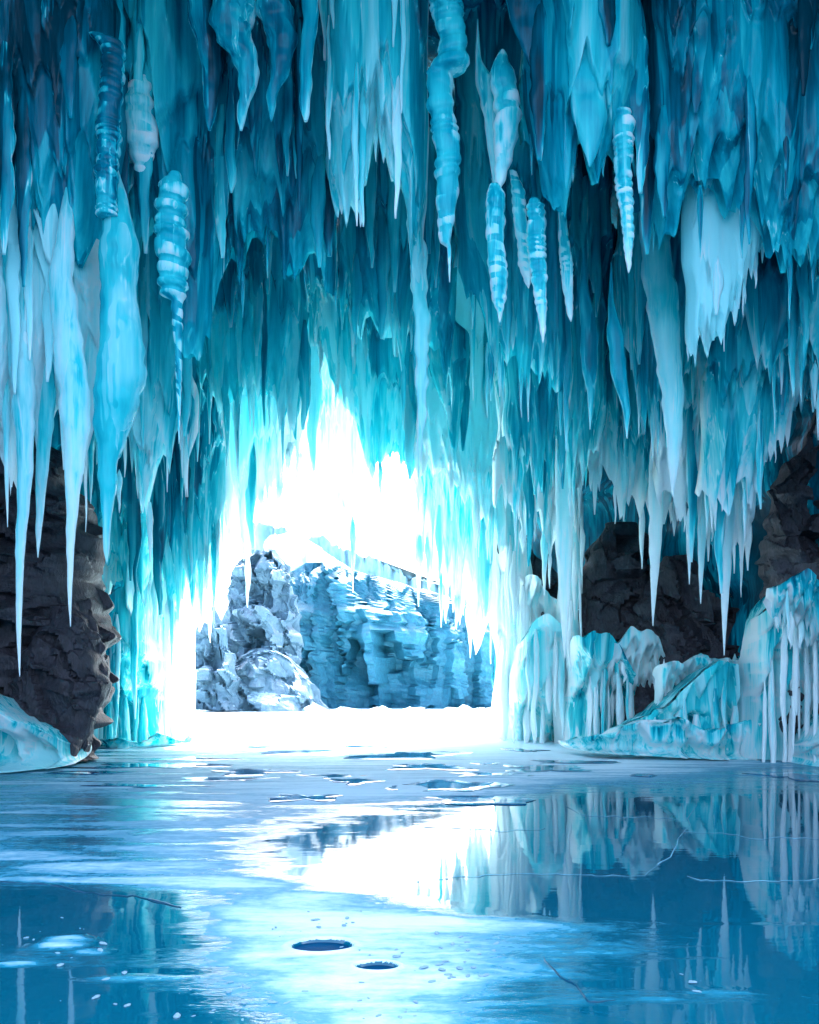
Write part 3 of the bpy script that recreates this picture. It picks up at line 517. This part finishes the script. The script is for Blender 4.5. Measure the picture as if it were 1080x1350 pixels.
drip('broad white icicle dropping past the boulders to the snow ledge', 20.0, [(580, 742, 20), (680, 744, 24), (760, 745, 18), (820, 745, 10), (868, 745, 1)], group=GR, tone=.85, frost=.4, tipfrost=.5, tipl=120)
drip('tall pale icicle with square shoulders under the ribbed hook', 15.5, [(280, 852, 20), (300, 862, 40), (400, 872, 42), (480, 884, 34), (560, 888, 24), (610, 888, 15), (655, 887, 1)], group=GR, tone=.74, frost=.22, tipfrost=.4, tipl=140)
drip('white spear icicle hanging in front of the columnar rock', 18.0, [(600, 926, 14), (700, 926, 12), (760, 924, 6), (796, 924, 1)], group=GR, tone=.85, frost=.45, tipfrost=.4)
drip('white spear icicle pointing down beside the tall frozen waterfall', 17.8, [(600, 958, 22), (700, 956, 22), (790, 956, 10), (864, 955, 1)], group=GR, tone=.85, frost=.42, tipfrost=.5, tipl=120)
drip('lone needle icicle in front of the bright turquoise curtain', 17.5, [(380, 624, 8), (450, 624, 6), (528, 624, 1)], group=GR, tone=.7, frost=.25, tipfrost=.5)
drip('clear blunt icicle under the dark pointed lobes at right', 15.0, [(400, 806, 8), (440, 811, 22), (500, 816, 20), (540, 826, 10), (578, 827, 1)], group=GR, tone=.52, frost=.15, tipfrost=.5, seed=31)
drip('slim blue icicle with a ragged left edge right of centre', 15.8, [(380, 770, 12), (440, 778, 24), (480, 778, 22), (520, 780, 10), (566, 778, 1)], group=GR, tone=.45, frost=.12, tipfrost=.5, seed=32)

# ------------------------------------------------------------------ rocks
RG = 'dark rocks along the cave walls'
rock('huge dark rock face behind the long icicles at left', 18.8, [(540, -20, 60), (600, -10, 190), (700, -8, 270), (800, -5, 290), (900, -5, 290), (1000, -10, 290)], 71, .6, 46, .45, tilt=.35, group=RG)
rock('black overhanging boulder low at left above the snow hump', 17.9, [(800, 70, 50), (820, 90, 70), (870, 80, 115), (905, 78, 130), (950, 68, 110), (1000, 60, 100)], 72, .6, 30, .2, tilt=.25, group=RG)
rock('slanting layered rock slab beside the right foot of the mouth', 25.6, [(690, 668, 14), (720, 672, 40), (760, 700, 70), (800, 740, 90), (850, 770, 90), (900, 790, 80), (985, 800, 90)], 73, .5, 30, .45, group=RG, stretch=(1, 1, 1.6))
rock('squat blue black boulder hung with ice in the middle of the right side', 24.0, [(690, 820, 40), (720, 826, 90), (780, 825, 130), (850, 822, 140), (920, 825, 130), (990, 825, 130)], 74, .6, 34, .5, group=RG)
rock('big columnar rock with slanting joints behind the low cascade', 22.6, [(735, 905, 60), (760, 912, 110), (820, 915, 150), (880, 915, 160), (950, 915, 170), (1000, 915, 170)], 75, .55, 40, .5, group=RG, stretch=(1.6, 1, .5))
rock('towering dark rock wall at the right edge of the cave', 19.2, [(540, 1090, 20), (580, 1085, 50), (640, 1075, 110), (700, 1080, 130), (800, 1080, 150), (900, 1085, 150), (1010, 1090, 150)], 76, .6, 44, .6, group=RG)

# ------------------------------------------------------------------ snow humps and ice lumps at the wall feet
def hump(label, Y, xs, top, bot, seed, **kw):
    V, A, x, b, front = sheet_arrays(Y, xs, top, bot, seed, 0, 16, kw.pop('bulge', 1.6), kw.pop('fold', .25), flare=kw.pop('flare', 1.4), thick=kw.pop('thick', 1.6), wob=2, **kw)
    base = (float(V[..., 0].mean()), float(V[..., 1].mean()), 0.)
    return tag(put('snow_hump', mesh('snow_hump', shift(V, base), True, A, True, True), M_ICE, None, base), label, 'snow hump', 'snow and ice humps at the wall feet')
hump('rounded turquoise snow hump dripping ice at the lower left', 17.5, (-60, 102), [(-60, 885), (0, 900), (35, 922), (70, 950), (104, 985)], [(-60, 1014), (104, 1006)], 81, tone=.75, frost=(.75, .1), fl=70, fold=.4)
hump('low white snow bank under the right hand frozen cascade', 20.6, (745, 1010), [(745, 978), (800, 958), (850, 944), (900, 958), (950, 946), (1010, 968)], [(745, 986), (1010, 997)], 82, tone=.7, frost=(.5, .45), fl=20, fold=.6)
hump('ice crusted mound at the far right foot of the wall', 18.4, (1040, 1120), [(1040, 990), (1060, 950), (1085, 930), (1120, 920)], [(1040, 1006), (1120, 1010)], 83, tone=.75, frost=(.5, .4), fl=20)
hump('small pale ice dome between the white pillars at right', 26.0, (704, 730), [(704, 972), (716, 962), (730, 970)], [(704, 975), (730, 976)], 84, tone=.9, frost=(.55, .5), fl=10, flare=.3, thick=.4, bulge=.3)
hump('thin rim of broken ice along the left pillar foot', 24.0, (100, 262), [(100, 985), (140, 974), (200, 972), (262, 972)], [(100, 990), (262, 978)], 85, tone=.75, frost=(.5, .4), fl=20, flare=.6)

# ------------------------------------------------------------------ outside: glacier front, crags, snow slope
def cliff(label, name, cat, Y, xs, top, bot, seed, mat, depth=6, **kw):
    V, A, x, b, front = sheet_arrays(Y, xs, top, bot, seed, 0, 16, kw.pop('bulge', 2), kw.pop('fold', 1.6), thick=depth, wob=3, fl=kw.pop('fl', 20), **kw)
    base = (float(V[..., 0].mean()), float(V[..., 1].mean()), float(V[..., 2].min()))
    return tag(put(name, mesh(name, shift(V, base), True, A, True, True), mat, None, base), label, cat)
rock('sheer blue glacier front standing across the white flat outside', 66, [(742, 420, 30), (752, 425, 90), (768, 440, 170), (790, 462, 250), (806, 490, 330), (830, 508, 380), (940, 515, 395)], 91, .25, 60, 2.0, 'glacier_front', 'glacier', mat=M_FACE, stretch=(2.4, 1, .55), rot=-6, tilt=.2, seg=220)
for k, (xa_, xb_, yy) in enumerate([(350, 520, 931), (500, 690, 932)]):
    V, A, x, b, front = sheet_arrays(57 - k, (xa_, xb_), [(xa_, 938), ((xa_ + xb_) / 2, yy), (xb_, 937)], [(xa_, 941), (xb_, 941)], 97 + k, 0, 16, 2, .4, thick=3, wob=1, layers=0, topk=20)
    tag(put('snow_drift', mesh('snow_drift', V, True, None, True, True), M_SNOW), ['low snow drift at the left foot of the blue glacier front', 'low snow drift at the right foot of the blue glacier front'][k], 'snow drift')
cliff('white snow slope lying on top of the blue glacier front', 'snow_slope', 'snow slope', 76, (350, 720), [(350, 725), (390, 712), (440, 745), (480, 778), (560, 792), (640, 815), (720, 840)], [(350, 936), (720, 936)], 92, M_SNOW, tone=1, frost=(1, 1), rim=0, fold=.8)
cliff('pale blue far mountain face above the snow slope outside', 'far_mountain', 'mountain', 150, (340, 740), [(340, 690), (390, 715), (480, 738), (530, 765), (600, 780), (740, 830)], [(340, 930), (740, 930)], 93, M_FAR, tone=1, frost=(1, 1), rim=0, fold=3)
rock('grey blue crag flecked with snow outside on the left', 60, [(725, 350, 20), (745, 345, 70), (800, 345, 90), (860, 340, 110), (936, 335, 130)], 94, .5, 60, 1.6, 'snowy_crag', 'crag', mat=M_CRAG)
rock('jagged dark blue crag just inside the left edge of the mouth view', 56, [(800, 278, 10), (830, 280, 40), (880, 278, 64), (936, 275, 90)], 95, .5, 40, 1.2, 'snowy_crag', 'crag', mat=M_CRAG)
rock('low snow covered boulder pile at the foot of the glacier', 58, [(855, 345, 20), (865, 350, 60), (900, 350, 120), (936, 350, 150)], 96, .6, 50, 1.0, 'snowy_crag', 'crag', mat=M_CRAG)

# ------------------------------------------------------------------ details of the lake ice
POOLS = [(405, 1053, 30, 4), (470, 1031, 36, 4.5), (520, 1040, 14, 2.5), (545, 996, 70, 4), (590, 1038, 60, 7), (720, 1014, 44, 4), (655, 1022, 50, 3), (395, 992, 40, 3), (200, 1010, 70, 3.5), (330, 1018, 55, 3.5), (255, 1001, 50, 2.5), (340, 985, 40, 1.8), (440, 1024, 46, 2.5), (610, 1055, 60, 5),
         (850, 1023, 20, 2), (690, 990, 26, 2), (560, 1012, 50, 4), (300, 1029, 50, 2.5), (120, 1020, 50, 2.5), (205, 1037, 60, 2.5), (760, 1005, 40, 2), (640, 1008, 18, 1.6), (480, 985, 24, 1.5), (1040, 1024, 40, 5)]
for k, (a, b, w, h) in enumerate(POOLS):
    flat_patch('melt_pool', 'shallow blue melt pool lying flat on the snowy lake ice', 'melt pool', a, b, w, h, 200 + k, M_POOL, .003 + .016 * float(snow_at(np.array([(a - CX) / (b - HY) * EYE]), np.array([EYE * F / (b - HY)]))[0].clip(0, 1)), .003, 'shallow melt pools on the lake ice', irr=.9)
def chunk_mesh(name, r, seed):
    th = np.linspace(0, 2 * np.pi, 9, endpoint=False)[None]; ph = np.linspace(.02, np.pi - .02, 6)[:, None]
    k = 1 + .7 * (vn(np.cos(th) * 2 + 9, ph * 2, seed) - .5)
    V = np.stack([r * k * np.sin(ph) * np.cos(th) * 1.3, r * k * np.sin(ph) * np.sin(th), r * .62 * k * np.cos(ph) + 0 * th], -1)
    return mesh(name, V[::-1], True, None, False, True)
rs = np.random.RandomState(5)
protos = [chunk_mesh('ice_crumb', 1., 400 + k) for k in range(5)]
for m_ in protos: m_.materials.append(M_FAR)
SPOT = [(590, 1285, 60, 25, 26), (640, 1250, 60, 16, 16), (540, 1330, 90, 18, 14), (240, 1310, 130, 30, 26), (100, 1240, 90, 30, 16), (420, 1225, 70, 20, 16), (330, 1335, 60, 14, 10), (470, 1260, 60, 18, 10), (900, 1300, 60, 14, 5)]
for (a, b, sx_, sy_, n) in SPOT:
    for k in range(n):
        px, py = a + rs.normal() * sx_ * .6, b + rs.normal() * sy_ * .6
        Y = EYE * F / (py - HY); o = bpy.data.objects.new('ice_crumb', protos[rs.randint(5)]); col.objects.link(o)
        r = rs.uniform(.5, 1.6) ** 2 * .007; o.scale = (r * rs.uniform(.9, 1.8), r, r * .7); o.rotation_euler.z = rs.uniform(0, 6.28)
        o.location = ((px - CX) / F * Y, Y, float(snow_at(np.array([(px - CX) / F * Y]), np.array([Y]))[0].clip(0, 1)) * .018 + r * .3)
        tag(o, 'small crumb of white ice strewn on the frozen lake near the viewer', 'ice crumb', 'ice crumbs on the near lake ice')
def crack(label, pts, r=.0024, mat=None, seed=0):
    pp = []
    for (a, b), (c, d) in zip(pts[:-1], pts[1:]):
        n = max(2, int(math.hypot(c - a, d - b) / 7))
        for k in range(n): pp.append((a + (c - a) * k / n, b + (d - b) * k / n))
    pp.append(pts[-1]); pp = np.array(pp); pp[:, 1] += (vn(np.arange(len(pp)) * .7, 1, seed) - .5) * 3; pp[:, 0] += (vn(np.arange(len(pp)) * .8, 5, seed) - .5) * 4
    Y = EYE * F / (pp[:, 1] - HY); X = (pp[:, 0] - CX) / F * Y
    th = np.linspace(0, 2 * np.pi, 6, endpoint=False)[None]
    rr = (r * (.35 + 1.3 * vn(np.arange(len(pp)) * .6, 9, seed)))[:, None]
    t = np.gradient(np.stack([X, Y], 1), axis=0); t /= np.linalg.norm(t, axis=1, keepdims=True) + 1e-9
    V = np.stack([X[:, None] - t[:, 1:] * rr * np.cos(th) * 1.3, Y[:, None] + t[:, :1] * rr * np.cos(th) * 1.3, .004 + rr * .8 * np.sin(th)], -1)
    base = (float(X.mean()), float(Y.mean()), 0.)
    tag(put('ice_crack', mesh('ice_crack', shift(V, base), True, None, True, True), mat or M_CRACK, None, base), label, 'ice crack', 'cracks in the lake ice')
crack('white frosted crack running from the back edge down through the mirror ice', [(916, 1046), (920, 1062), (908, 1078), (912, 1090), (895, 1105), (886, 1130), (868, 1141)], seed=1)
crack('nearly level white crack in the mirror ice below the tall waterfall', [(900, 1098), (950, 1098), (1005, 1108), (1030, 1104), (1080, 1106)], seed=2)
crack('level white crack across the darkest mirror ice at right', [(905, 1155), (925, 1161), (985, 1162), (1035, 1162), (1080, 1160)], seed=3)
crack('short bent white crack left of the long branching one', [(748, 1064), (765, 1074), (800, 1076), (860, 1078), (905, 1082)], seed=4)
crack('faint white crack under the bright mirrored sky', [(540, 1164), (610, 1156), (700, 1153), (780, 1154), (850, 1156), (870, 1141)], seed=5)
crack('thin pale crack across the top of the mirrored sky', [(560, 1092), (620, 1093), (660, 1097), (720, 1093)], seed=6, r=.004)
crack('dark forked crack in the bluish ice at lower right of centre', [(715, 1262), (735, 1285), (760, 1302), (775, 1322), (810, 1320)], seed=7, r=.005, mat=M_DCRACK)
crack('dark ragged crack along the edge of the lower left mirror ice', [(0, 1163), (60, 1166), (110, 1178), (180, 1182), (240, 1196)], seed=8, r=.008, mat=M_DCRACK)
